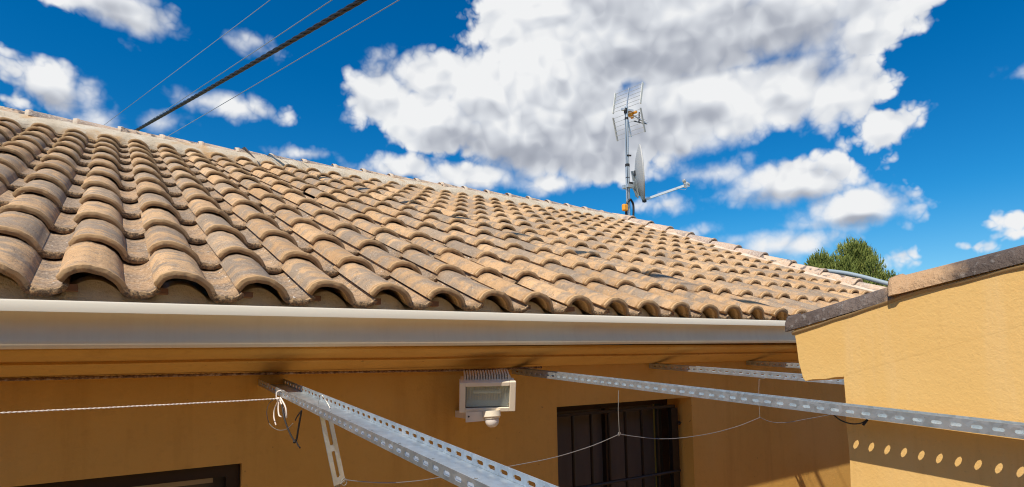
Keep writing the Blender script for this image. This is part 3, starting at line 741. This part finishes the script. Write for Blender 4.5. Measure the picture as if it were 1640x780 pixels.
def beam(x, z0, slope, label, wd=.055, h=.026, holes=True, yaw_=0.0, L=BL, solid=False):
    o = grp('slotted_beam', (x, 2.199, z0-.0)); o.rotation_euler = (0, 0, 0); tag(o, label, 'steel beam', 'slotted steel beams jutting from the wall')
    ya = math.radians(yaw_); d = Vector((math.sin(ya), -math.cos(ya)*math.cos(slope), -math.sin(slope))).normalized()
    sx_ = Vector((1, 0, 0)); sx_ = (sx_ - d*d.dot(sx_)).normalized(); up = sx_.cross(-d); up = up if up.z > 0 else -up
    org = Vector((x, 2.199, z0)); th = .0022
    def tr(V, ax_v, ax_w, shift): return [tuple(org + d*a + ax_v*b + ax_w*c + shift) for a, b, c in V]
    V, F = slotted(L, h-th-.0004, .0362, .0205, .0076, (h-th)*.42, th)
    for s_, nm in ((0, 'flange'), (1, 'flange')):
        if s_ and solid: V, F = MB().box(0, L, 0, h-th-.0004, 0, th).g
        obj(nm, (tr(V, up, sx_, up*(th+.0004) + sx_*(s_*(wd-th))), F), GALV, o)
    if holes: V2, F2 = slotted(L, wd, .0362, .0125, .0175, wd*.5, th)
    else:
        V2, F2 = slotted(L, wd, .1448, .008, .006, wd*.5, th)
    obj('web', (tr(V2, sx_, up, Vector()), F2), GALV, o)
    return o
beam(.443, -.073, .0785, 'slotted steel beam nearest the left window, with white string tied on', wd=.083, h=.0208, holes=False, yaw_=-.2)
beam(1.497, -.062, .061, 'long slotted steel beam crossing in front of the barred window and yellow wall', holes=True, wd=.052, h=.0265, yaw_=-.1, solid=True)
beam(2.365, -.056, .060, 'slotted steel beam that disappears behind the low corner of the yellow wall', wd=.05, h=.0265, yaw_=0, L=1.395)
beam(3.20, -.053, .060, 'farthest and shortest looking slotted steel beam, under the right cornice end', wd=.05, h=.0265, yaw_=0, L=1.395)

# rusty ribbed rod lying along the wall on the beams
mb = MB(); pts = []; rads = []
xx = -1.9; k = 0
while xx < 1.63:
    pts.append((xx, 2.155+.004*math.sin(xx*3), -.0335-.003*(xx+.2)+.003*math.sin(xx*2.1+1) + (.006*max(0, xx-1.3)/.3))); rads.append(.0042 if k % 2 else .0056); xx += .0075; k += 1
mb.tube(pts, rads, 6)
tag(obj('reinforcing_rod', mb.g, BROWN, smooth=60), 'thin rusty ribbed rod lying under the cornice, above the floodlight', 'metal rod')

# ------------------------------------------------------------------ floodlight on the wall
fl = grp('floodlight', (1.245, 2.19, -.13)); tag(fl, 'cream floodlight with motion sensor on the ochre wall', 'floodlight')
FC = Vector((1.2445, 2.0, -.140)); tilt = math.radians(17)
fx = Vector((.90, -.436, .0)).normalized(); fn = Vector((-.436*math.cos(tilt), -.90*math.cos(tilt), -math.sin(tilt))).normalized()   # face normal, towards the terrace
fn = (fn - fx*fn.dot(fx)).normalized(); fu = fn.cross(fx); fu = fu if fu.z > 0 else -fu
def fp(a, b, c): return FC + fx*a + fu*b + fn*c
def fbox(mb, a0, a1, b0, b1, c0, c1, ta=0, tb=0):
    q = [fp(a0,b0,c0),fp(a1,b0,c0),fp(a1,b1,c0),fp(a0,b1,c0),fp(a0+ta,b0+tb,c1),fp(a1-ta,b0+tb,c1),fp(a1-ta,b1-tb,c1),fp(a0+ta,b1-tb,c1)]
    return mb.add(q, [(0,3,2,1),(4,5,6,7),(0,1,5,4),(1,2,6,5),(2,3,7,6),(3,0,4,7)])
HW, HH = .110, .061
mb = MB()
for q in ((-HW, -.086, -HH, HH), (.086, HW, -HH, HH), (-.086, .086, .044, HH), (-.086, .086, -HH, -.044)): fbox(mb, *q, -.006, .012)
fr = obj('frame', mb.g, WHITEP, fl); bv = fr.modifiers.new('bevel', 'BEVEL'); bv.width = .0025; bv.segments = 2
mb = MB()
fbox(mb, -HW+.003, HW-.003, -HH+.003, -HH+.008, -.04, -.0065); fbox(mb, -HW+.003, HW-.003, HH-.008, HH-.003, -.045, -.0065)
fbox(mb, -HW+.003, -HW+.008, -HH+.0085, HH-.0085, -.045, -.0065); fbox(mb, HW-.008, HW-.003, -HH+.0085, HH-.0085, -.045, -.0065)
fbox(mb, -HW+.01, HW-.01, -HH+.02, HH-.004, -.085, -.0455)
obj('housing', mb.g, WHITEP, fl)
fi = MB()
for k in range(17):
    a = -.086+k*.172/16; fbox(fi, a-.0028, a+.0028, -.03, HH+.020, -.0815, -.030, 0, .004)
obj('heat_sink', fi.g, WHITEP, fl)['kind'] = 'stuff'
rf = MB(); 
for k in range(9):
    a0 = math.radians(-80+k*20); a1 = math.radians(-60+k*20)
    p0 = (math.sin(a0)*.045, -.038*math.cos(a0)); p1 = (math.sin(a1)*.045, -.038*math.cos(a1))
    if k < 8: rf.add([fp(-.084, p0[0], p0[1]), fp(.084, p0[0], p0[1]), fp(.084, p1[0], p1[1]), fp(-.084, p1[0], p1[1])], [(0,1,2,3)])
obj('reflector', rf.g, REFL, fl, smooth=40)
bl = MB().tube([fp(-.055, .012, -.018), fp(.055, .012, -.018)], .0065, 10)
for k in range(14): a = -.052+k*.008; bl.tube([fp(a, .012, -.018), fp(a+.002, .012, -.018)], .0085, 8)
obj('lamp_tube', bl.g, BULB, fl, smooth=40)
gl = MB(); fbox(gl, -.0855, .0855, -.0435, .0435, -.001, .003); obj('glass', gl.g, GLASS, fl)
obj('gasket', fbox(fbox(MB(), -.0858, .0858, -.0438, -.0405, .0035, .0045), -.0858, -.083, -.040, .0435, .0035, .0045).g, IRON, fl)
obj('junction_box', MB().box(1.325, 1.382, 2.03, 2.198, -.175, -.085).g, WHITEP, fl).modifiers.new('b', 'BEVEL').width = .008
obj('mounting_arm', MB().box(1.155, 1.285, 2.012, 2.018, -.235, -.198).box(1.21, 1.275, 2.02, 2.198, -.232, -.205).g, WHITEP, fl)
sn = obj('sensor', MB().lathe((1.262, 2.0, -.196), (0, -.08, -1), [(.034, 0), (.035, .012), (.036, .022), (.031, .026), (.030, .031)], 20).g, WHITEP, fl, smooth=35)
sub('sensor_lens', MB().lathe((1.262, 1.9975, -.2275), (0, -.08, -1), [(.0265, 0), (.027, .010), (.024, .021), (.017, .029), (.008, .033)], 20).g, mat('milky_lens', (.80, .74, .68), .3), sn, smooth=50)
sub('screw', MB().lathe((1.166, 2.012, -.214), (0, -1, 0), [(.0035, 0), (.0035, .002)], 8).g, IRON, bpy.data.objects['mounting_arm'])

# ------------------------------------------------------------------ string, ties, bracket and wires
def sag(a, b, d, n=16): 
    a, b = Vector(a), Vector(b); return [a.lerp(b, i/n) - Vector((0, 0, d*4*(i/n)*(1-i/n))) for i in range(n+1)]
def twist(pts, R, rr_, turns, n, N=220):
    """strands wound round a path"""
    out = []; pts = [Vector(p) for p in pts]; tot = sum((pts[i+1]-pts[i]).length for i in range(len(pts)-1))
    def at_(s):
        s *= tot
        for i in range(len(pts)-1):
            l_ = (pts[i+1]-pts[i]).length
            if s <= l_ or i == len(pts)-2: return pts[i].lerp(pts[i+1], min(1, s/l_)), (pts[i+1]-pts[i]).normalized()
            s -= l_
    for k in range(n):
        q = []
        for i in range(N+1):
            p, d = at_(i/N); x = d.cross(Vector((0, 0, 1))).normalized(); y = d.cross(x); a = 2*PI*(turns*i/N + k/n); q.append(p+x*math.cos(a)*R+y*math.sin(a)*R)
        out.append(q)
    return out
P0 = Vector((.438, 1.875, -.104))
mb = MB()
for q in twist(sag((-2.0, 1.62, -.062), P0, .012), .0010, .0014, 120, 2, 700): mb.tube(q, .0012, 5)
for lp in ([(0,0,0),(-.006,.03,-.03),(-.008,.03,-.055),(-.006,.012,-.078)], [(0,0,0),(.004,-.02,-.022),(.006,-.055,-.05),(.004,-.07,-.045),(.002,-.062,-.02),(.0,-.01,.004)], [(0,0,0),(-.004,-.004,-.024),(-.006,-.022,-.046),(-.004,-.043,-.050)], [(-.006,.012,0),(-.004,.012,.02),(.012,0,.022),(.02,-.012,.005)]):
    pts = [P0+Vector(p) for p in lp]; q = []
    for i in range(len(pts)-1):
        for k in range(5):
            t_ = k/5; p0, p1, p2, p3 = pts[max(i-1,0)], pts[i], pts[i+1], pts[min(i+2, len(pts)-1)]
            q.append(.5*((2*p1)+(p2-p0)*t_+(2*p0-5*p1+4*p2-p3)*t_*t_+(3*p1-p0-3*p2+p3)*t_**3))
    q.append(pts[-1]); mb.tube(q, .0021, 6)
mb.lathe(P0+Vector((-.004,0,.004)), (0, 0, -1), [(.002,0),(.006,.003),(.005,.008),(.002,.011)], 8)
tag(obj('string', mb.g, ROPE, smooth=60), 'white string pulled taut and tied in a bow on the left beam', 'string')
def smooth_path(pts, m=6):
    pts = [Vector(p) for p in pts]; q = []
    for i in range(len(pts)-1):
        for k in range(m):
            t_ = k/m; p0, p1, p2, p3 = pts[max(i-1,0)], pts[i], pts[i+1], pts[min(i+2, len(pts)-1)]
            q.append(.5*((2*p1)+(p2-p0)*t_+(2*p0-5*p1+4*p2-p3)*t_*t_+(3*p1-p0-3*p2+p3)*t_**3))
    return q+[pts[-1]]
mb = MB().tube(smooth_path([(.438,1.845,-.12),(.436,1.80,-.16),(.436,1.735,-.195),(.437,1.69,-.212)]), .0026, 6)
mb.tube(smooth_path([(.437,1.69,-.212),(.437,1.675,-.205),(.438,1.66,-.17),(.44,1.64,-.125)]), .0026, 6)
mb.tube(smooth_path([(.437,1.685,-.205),(.437,1.66,-.217),(.437,1.64,-.222)]), .0022, 5)
mb.tube(smooth_path([(.44,1.64,-.125),(.437,1.67,-.142),(.437,1.69,-.154)]), .0020, 5)
mb.lathe((.437,1.694,-.208), (0, 0, -1), [(.003, 0), (.0055, .003), (.003, .008)], 8)
tag(obj('cable_tie', mb.g, BLACK, smooth=60), 'black cable tie loop hanging below the white bow', 'cable tie')
mb = MB().tube(smooth_path([(.44,1.93,-.105),(.436,2.0,-.125),(.434,2.02,-.155),(.435,1.98,-.187),(.436,1.88,-.196),(.437,1.78,-.185),(.438,1.72,-.165)]), .0013, 5)
tag(obj('wire_loop', mb.g, WIRE, smooth=60), 'thin grey wire loop dangling beside the white bow', 'wire')
mb = MB().tube(smooth_path([(.475,1.62,-.121),(.478,1.60,-.085),(.488,1.585,-.100),(.494,1.57,-.118)]), .0009, 5)
tag(obj('wire_stub', mb.g, WIRE, smooth=60), 'short bent wire standing inside the channel of the left beam', 'wire')
mb = MB().tube(smooth_path([(1.513,.80,-.150),(1.512,.782,-.162),(1.511,.758,-.168),(1.510,.735,-.165),(1.511,.722,-.157)]), .0018, 6).bar((1.510,.73,-.169),(1.512,.72,-.155), .005)
tag(obj('wire_hook', mb.g, BLACK, smooth=60), 'small dark wire hook hanging below the beam in front of the yellow wall', 'wire hook')

# slotted bracket hanging from the left beam
bt, bb = Vector((.462, 1.56, -.131)), Vector((.497, 1.545, -.312))
d = (bb-bt).normalized(); sx_ = Vector((1, .25, 0)); sx_ = (sx_-d*d.dot(sx_)).normalized(); nrm = d.cross(sx_).normalized()
def plate(org, dirw, wd, L, th, ax):
    V, F = slotted(L, wd, L*.45, L*.37, wd*.30, wd*.5, th, start=L*.05); return [tuple(org+d*a+dirw*b+ax*c) for a, b, c in V], F
br = grp('hanging_bracket', bt); tag(br, 'slotted steel bracket hanging under the left beam', 'bracket')
obj('plate', plate(bt, sx_, .034, .186, .0022, nrm), GALV, br)
g2 = MB().bar(bt+sx_*.036-nrm*.013, bt+sx_*.036-nrm*.013+d*.183, .003, .024, up=tuple(sx_.cross(nrm)+Vector((.01,.3,0))))
obj('side_flange', g2.g, GALV, br)
mb = MB().lathe(bb+sx_*.014-nrm*.001, -nrm, [(.004, 0), (.010, .001), (.010, .006), (.004, .009)], 8).tube([bb+sx_*.030+Vector((math.cos(a)*.007, -.004, math.sin(a)*.009)) for a in [k*.5 for k in range(14)]], .0016, 5)
obj('bolt', mb.g, WIRE, br, smooth=40)

# sagging clothes wire with droppers from the beams
YW_ = 1.53
path = [(.522,-.298),(.56,-.307),(.635,-.320),(.72,-.3255),(.80,-.3245),(.93,-.323),(1.06,-.319),(1.205,-.311),(1.36,-.290),(1.487,-.262)]
p2 = [(1.487,-.262),(1.56,-.276),(1.66,-.292),(1.75,-.300),(1.86,-.302),(2.0,-.298),(2.144,-.285),(2.23,-.272),(2.304,-.259)]
p3 = [(2.304,-.259),(2.36,-.278),(2.43,-.290),(2.52,-.294),(2.64,-.290),(2.85,-.283),(3.2,-.262)]
mb = MB()
for pth in (path, p2, p3): mb.tube(smooth_path([(x, YW_, z) for x, z in pth], 4), .0013, 5)
for k in range(3): mb.tube([(1.487+.006*math.cos(a+k), YW_, -.262+.006*math.sin(a+k*2)) for a in [q*.6 for q in range(9)]], .0013, 5)
mb.tube([(1.487, YW_, -.262), (1.485, YW_, -.18), (1.49, YW_, -.112)], .0012, 5)
mb.tube([(2.304, YW_, -.259), (2.302, YW_, -.18), (2.312, YW_, -.10), (2.362, YW_, -.0955)], .0010, 5)
mb.tube([(3.2, YW_, -.262), (3.21, YW_, -.095)], .0010, 5)
mb.tube(smooth_path([(.522,YW_,-.298),(.515,YW_,-.302),(.51,YW_,-.308)]), .0013, 5)
tag(obj('clothes_wire', mb.g, WIRE, smooth=60), 'thin sagging wire strung between the beams, knotted before the barred window', 'wire')

# ------------------------------------------------------------------ aerial mast with dish on the ridge
MX, MY = 6.345, 6.2; MB0 = RZ+.02
am = grp('aerial_mast', (MX, MY, MB0)); tag(am, 'galvanised mast on the ridge with television aerial and satellite dish', 'antenna')
lean = Vector((.02, .0, 1)).normalized()
def mp(h): return Vector((MX, MY, 2.06)) + lean*(h)
M0 = mp(-1.9)
pole = obj('pole', MB().tube([mp(-.6), mp(.80)], .030, 14).tube([mp(.78), mp(1.70)], .025, 14).g, GALVP, am, smooth=40)
sub('pole_joint', MB().tube([mp(.775), mp(.815)], .0335, 14).tube([mp(1.50), mp(1.53)], .029, 12).tube([mp(.60), mp(.61)], .032, 12).g, BLACK, pole, smooth=40)
sub('clamp_bolt', MB().bar(mp(.52)+Vector((.0,-.02,0)), mp(.52)+Vector((.05,-.05,-.01)), .035).bar(mp(.94)+Vector((-.02,-.02,0)), mp(.94)+Vector((.04,-.04,0)), .02).g, BLACK, pole)
# coiled black cable at the foot
cb = MB()
for s_ in (-1, 1): cb.tube(smooth_path([mp(-.12)+Vector((.06*s_,-.02,0)), mp(.05)+Vector((.075*s_,-.03,0)), mp(.20)+Vector((.065*s_,-.04,0)), mp(.27)+Vector((0,-.05,0))]), .016, 7)
cb.tube(smooth_path([mp(.25), mp(.31)+Vector((-.05,-.04,0)), mp(.5)+Vector((-.035,-.03,0)), mp(.9)+Vector((-.028,-.02,0)), mp(1.6)+Vector((-.025,-.01,0))]), .0045, 5)
obj('coiled_cable', cb.g, BLACK, am, smooth=50)
obj('junction_box', MB().box(MX-.19, MX-.10, MY-.11, MY-.05, 2.125, 2.225).g, ORANGE, am).modifiers.new('b', 'BEVEL').width = .014
sp_ = bpy.data.objects['junction_box.001'] if 'junction_box.001' in bpy.data.objects else None
# dish seen edge-on, facing right along the ridge
DC = Vector((6.615, 6.16, 2.765)); dn = Vector((.735, -.675, .05)).normalized()
dv, df = [], []; nr_, na = 8, 36; ux = dn.cross(Vector((0, 0, 1))).normalized(); uy = ux.cross(dn)
for side in (0, 1):
    for i in range(nr_+1):
        R = i/nr_
        for k in range(na):
            a = 2*PI*k/na; dep = -.085*(1-R*R) - (.014 if side else 0)
            dv.append(tuple(DC + ux*math.cos(a)*.365*R + uy*math.sin(a)*.425*R + dn*dep))
W_ = (nr_+1)*na
for side in (0, 1):
    for i in range(nr_):
        for k in range(na):
            a = side*W_+i*na+k; b = side*W_+i*na+(k+1) % na; df.append((a, b, b+na, a+na) if not side else (a+na, b+na, b, a))
for k in range(na): a = nr_*na+k; b = nr_*na+(k+1) % na; df.append((a, b, b+W_, a+W_))
dish = obj('dish', (dv, df), DISHM, am, smooth=60)
sub('dish_rim', MB().tube([DC + ux*math.cos(2*PI*k/48)*.367 + uy*math.sin(2*PI*k/48)*.427 + dn*-.003 for k in range(49)], .010, 6, caps=False).g, DISHM, dish, smooth=60)
back = DC - dn*.10
sub('dish_bracket', MB().bar(mp(.47)+Vector((.02,0,0)), back+Vector((-.02,0,-.14)), .055).bar(mp(.47)+Vector((-.055,-.04,0)), mp(.47)+Vector((.055,-.04,0)), .05).bar(mp(.47)+Vector((-.055,.04,0)), mp(.47)+Vector((.055,.04,0)), .05)
    .bar(back+Vector((-.02,-.03,.05)), back+Vector((.07,-.01,-.33)), .014, .06).bar(back+Vector((-.02,.03,.05)), back+Vector((.07,.04,-.33)), .014, .06).bar(back+Vector((-.06,0,-.20)), back+Vector((.05,0,-.36)), .02).g, GALVP, dish)
sub('bracket_bolt', MB().bar(back+Vector((-.03,-.05,.03)), back+Vector((-.03,-.05,-.04)), .035).bar(back+Vector((.05,-.05,-.22)), back+Vector((.05,-.05,-.30)), .028).bar(DC+Vector((-.02,-.03,-.43)), DC+Vector((.03,-.03,-.43)), .04).g, BLACK, dish)
LN = DC + Vector((.66*.735, -.66*.675, -.215))
arm = obj('feed_arm', MB().bar(DC+Vector((.0,0,-.415)), LN+Vector((-.08,0,-.03)), .026, .032).g, ALU, am)
lb = MB().lathe(LN+Vector((.03,0,.0)), (-1, .1, .28), [(.018,0),(.030,.004),(.034,.03),(.030,.06),(.018,.066),(.018,.10)], 12).bar(LN+Vector((-.06,0,-.03)), LN+Vector((.02,0,-.005)), .04, .05).lathe(LN+Vector((-.05,0,.045)), (-1, .1, .28), [(.020,0),(.026,.004),(.026,.035),(.015,.04)], 12)
sub('receiver_head', lb.g, ALU, arm, smooth=40)
sub('receiver_cable', MB().tube(smooth_path([LN+Vector((0,0,-.03)), LN+Vector((-.06,0,-.085)), LN+Vector((-.18,0,-.09)), LN+Vector((-.28,0,-.085))]), .0035, 5).g, ALU, arm, smooth=50)
# television aerial: two reflector grids in a V, boom with directors and an orange dipole box
hub = mp(1.64)
bd = Vector((.97, .18, -.10)).normalized()                           # boom direction
side = Vector((.22, -.97, 0.0)) ; side = (side - bd*side.dot(bd)).normalized(); upv = side.cross(bd).normalized(); upv = upv if upv.z > 0 else -upv
HS = .245
for s_, nm in ((1, 'upper'), (-1, 'lower')):
    leg = (upv*s_*.95 + bd*(.14 if s_ > 0 else .38)).normalized(); g0 = hub + upv*s_*.02; rg = MB()
    for k in range(6):
        q = g0 + leg*(.03+.066*k); w_ = HS; rg.tube([q-side*w_, q+side*w_], .0038, 5)
    rg.bar(g0, g0+leg*.375, .012, .022)
    panel = obj('reflector_grid', rg.g, ALU, am)
    for e in (-1, 1):
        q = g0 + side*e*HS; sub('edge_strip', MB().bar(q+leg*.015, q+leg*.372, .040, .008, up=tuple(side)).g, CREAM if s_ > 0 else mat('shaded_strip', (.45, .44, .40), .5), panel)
bm_ = obj('boom', MB().bar(hub-bd*.06, hub+bd*.56, .014, .014).bar(hub+Vector((-.08,.02,.01)), hub+Vector((.11,-.03,.01)), .03, .03).g, ALU, am)
for k in range(7):
    q = hub+bd*(.16+.06*k); sub('director', MB().tube([q-side*(.085-.004*k), q+side*(.085-.004*k)], .0035, 5).g, ALU, bm_)
sub('fork', MB().bar(hub+bd*.20-upv*.09, hub+bd*.52-upv*.012, .012).bar(hub+bd*.34-upv*.05, hub+bd*.34+upv*.11, .016, .012).g, BLACK, bm_)
sub('dipole_box', MB().bar(hub+bd*.10-side*.035, hub+bd*.10+side*.035, .05, .09).bar(hub+bd*.13-side*.10, hub+bd*.13+side*.10, .022, .03).bar(hub+bd*.06+upv*.03, hub+bd*.17-upv*.05, .04, .045).g, ORANGE, bm_)
sub('clamp', MB().bar(hub-bd*.02+upv*.03, hub-bd*.02-upv*.05, .04, .03).g, BLACK, bm_)

# ------------------------------------------------------------------ overhead lines
def line(a, b, ext0, ext1, d_):
    a, b = Vector(a), Vector(b); dd = (b-a); return sag(a-dd*ext0, b+dd*ext1, d_, 24)
q = line((1.346,3.922,2.506), (.269,8.719,3.023), .9, 1.2, .03)
mb = MB()
for s_ in twist(q, .0105, .01, 34, 4, 520): mb.tube(s_, .0088, 6)
tag(obj('power_cable', mb.g, BLACK, smooth=60), 'thick black twisted power cable crossing the sky above the ridge', 'power cable')
for (a, b, lab, rad) in (((.956,4.642,2.784), (-.067,9.641,3.337), 'thin overhead wire left of the twisted black cable', .0028),
                    ((1.258,4.094,2.595), (.626,7.392,2.97), 'thin overhead wire just above the twisted black cable, meeting it low down', .0034),
                    ((1.617,3.736,2.527), (.619,8.49,2.937), 'thin overhead wire right of and below the twisted black cable', .0034)):
    tag(obj('overhead_wire', MB().tube(line(a, b, 1.0, 1.2, .012), rad, 6).g, WIREL, smooth=60), lab, 'wire', 'thin overhead wires')

# bent metal strap over the ridge, and the pipe beyond the verge
tag(obj('metal_strap', MB().bar((1.075, 6.14, RZ+.095), (1.19, 5.97, RZ-.115), .045, .010, up=(1, 0, .3)).bar((1.075, 6.14, RZ+.095), (1.02, 6.26, RZ+.06), .045, .010, up=(1, 0, .3)).g, mat('dull_dark_steel', (.10, .095, .10), .5, .5)), 'dark bent metal strap lying across the ridge mortar', 'metal strap')
tag(obj('conduit', MB().tube(smooth_path([(6.24,3.50,.925),(6.25,3.15,.842),(6.25,2.95,.775),(6.25,2.77,.700),(6.25,2.2,.46)]), .022, 10).g, mat('grey_conduit', (.30, .37, .42), .5), smooth=50), 'grey pipe lying along the roof edge before the tree', 'pipe')

# ------------------------------------------------------------------ tree beyond the roof
tr_ = grp('conifer_tree', (16.35, 8.0, -E)); tag(tr_, 'bushy green conifer showing above the far roof edge', 'tree')
tk = MB().tube([(16.35,8.0,-E),(16.37,8.02,-1.0),(16.33,8.0,.4),(16.36,8.0,1.6)], [.17,.14,.10,.05], 10)
for k in range(16):
    a = k*2.4; z = -.6+k*.15; L = 1.15*(1-max(0,(z-.5))/2.6*.6); tk.tube([(16.35,8.0,z),(16.35+math.cos(a)*L*.5,8+math.sin(a)*L*.5,z+.22),(16.35+math.cos(a)*L,8+math.sin(a)*L,z+.65)], [.04,.025,.010], 6)
obj('trunk', tk.g, BARK, tr_, smooth=50)
rr = random.Random(3); V, F, T = [], [], []
cc = Vector((16.22, 8.13, 1.38))
lobes = []
for k in range(150):
    th_ = rr.uniform(0, 2*PI); zz = rr.uniform(-.95, 1.0); rad = math.sqrt(max(0, 1-zz*zz))*rr.uniform(.55, 1.0)
    c = cc + Vector((math.cos(th_)*rad*1.22, math.sin(th_)*rad*1.22, zz*1.32)); lobes.append((c, rr.uniform(.17, .30), rr.uniform(.0, 1)))
for c, R, tone in lobes:
    for q in range(250):
        d_ = Vector((rr.gauss(0,1), rr.gauss(0,1), rr.gauss(0,1)*1.2)).normalized(); rr_ = R*rr.random()**.35
        p = c + Vector((d_.x*rr_, d_.y*rr_, d_.z*rr_*1.5)); up_ = Vector((d_.x*.45+rr.gauss(0,.25), d_.y*.45+rr.gauss(0,.25), 1.0)).normalized()
        L = rr.uniform(.06, .13); w = rr.uniform(.010, .018); s_ = up_.cross(Vector((rr.gauss(0,1), rr.gauss(0,1), rr.gauss(0,.3)))).normalized()
        b = len(V); V += [tuple(p-s_*w), tuple(p+s_*w), tuple(p+s_*w*.3+up_*L), tuple(p-s_*w*.3+up_*L)]; F.append((b, b+1, b+2, b+3))
        tv = min(1, max(0, .35*tone+.45*rr.random()+.2)); T += [tv*.7]*2+[tv]*2
cr = obj('crown', (V, F), LEAF, tr_, recalc=False)
a_ = cr.data.attributes.new('tone', 'FLOAT', 'POINT'); a_.data.foreach_set('value', T)
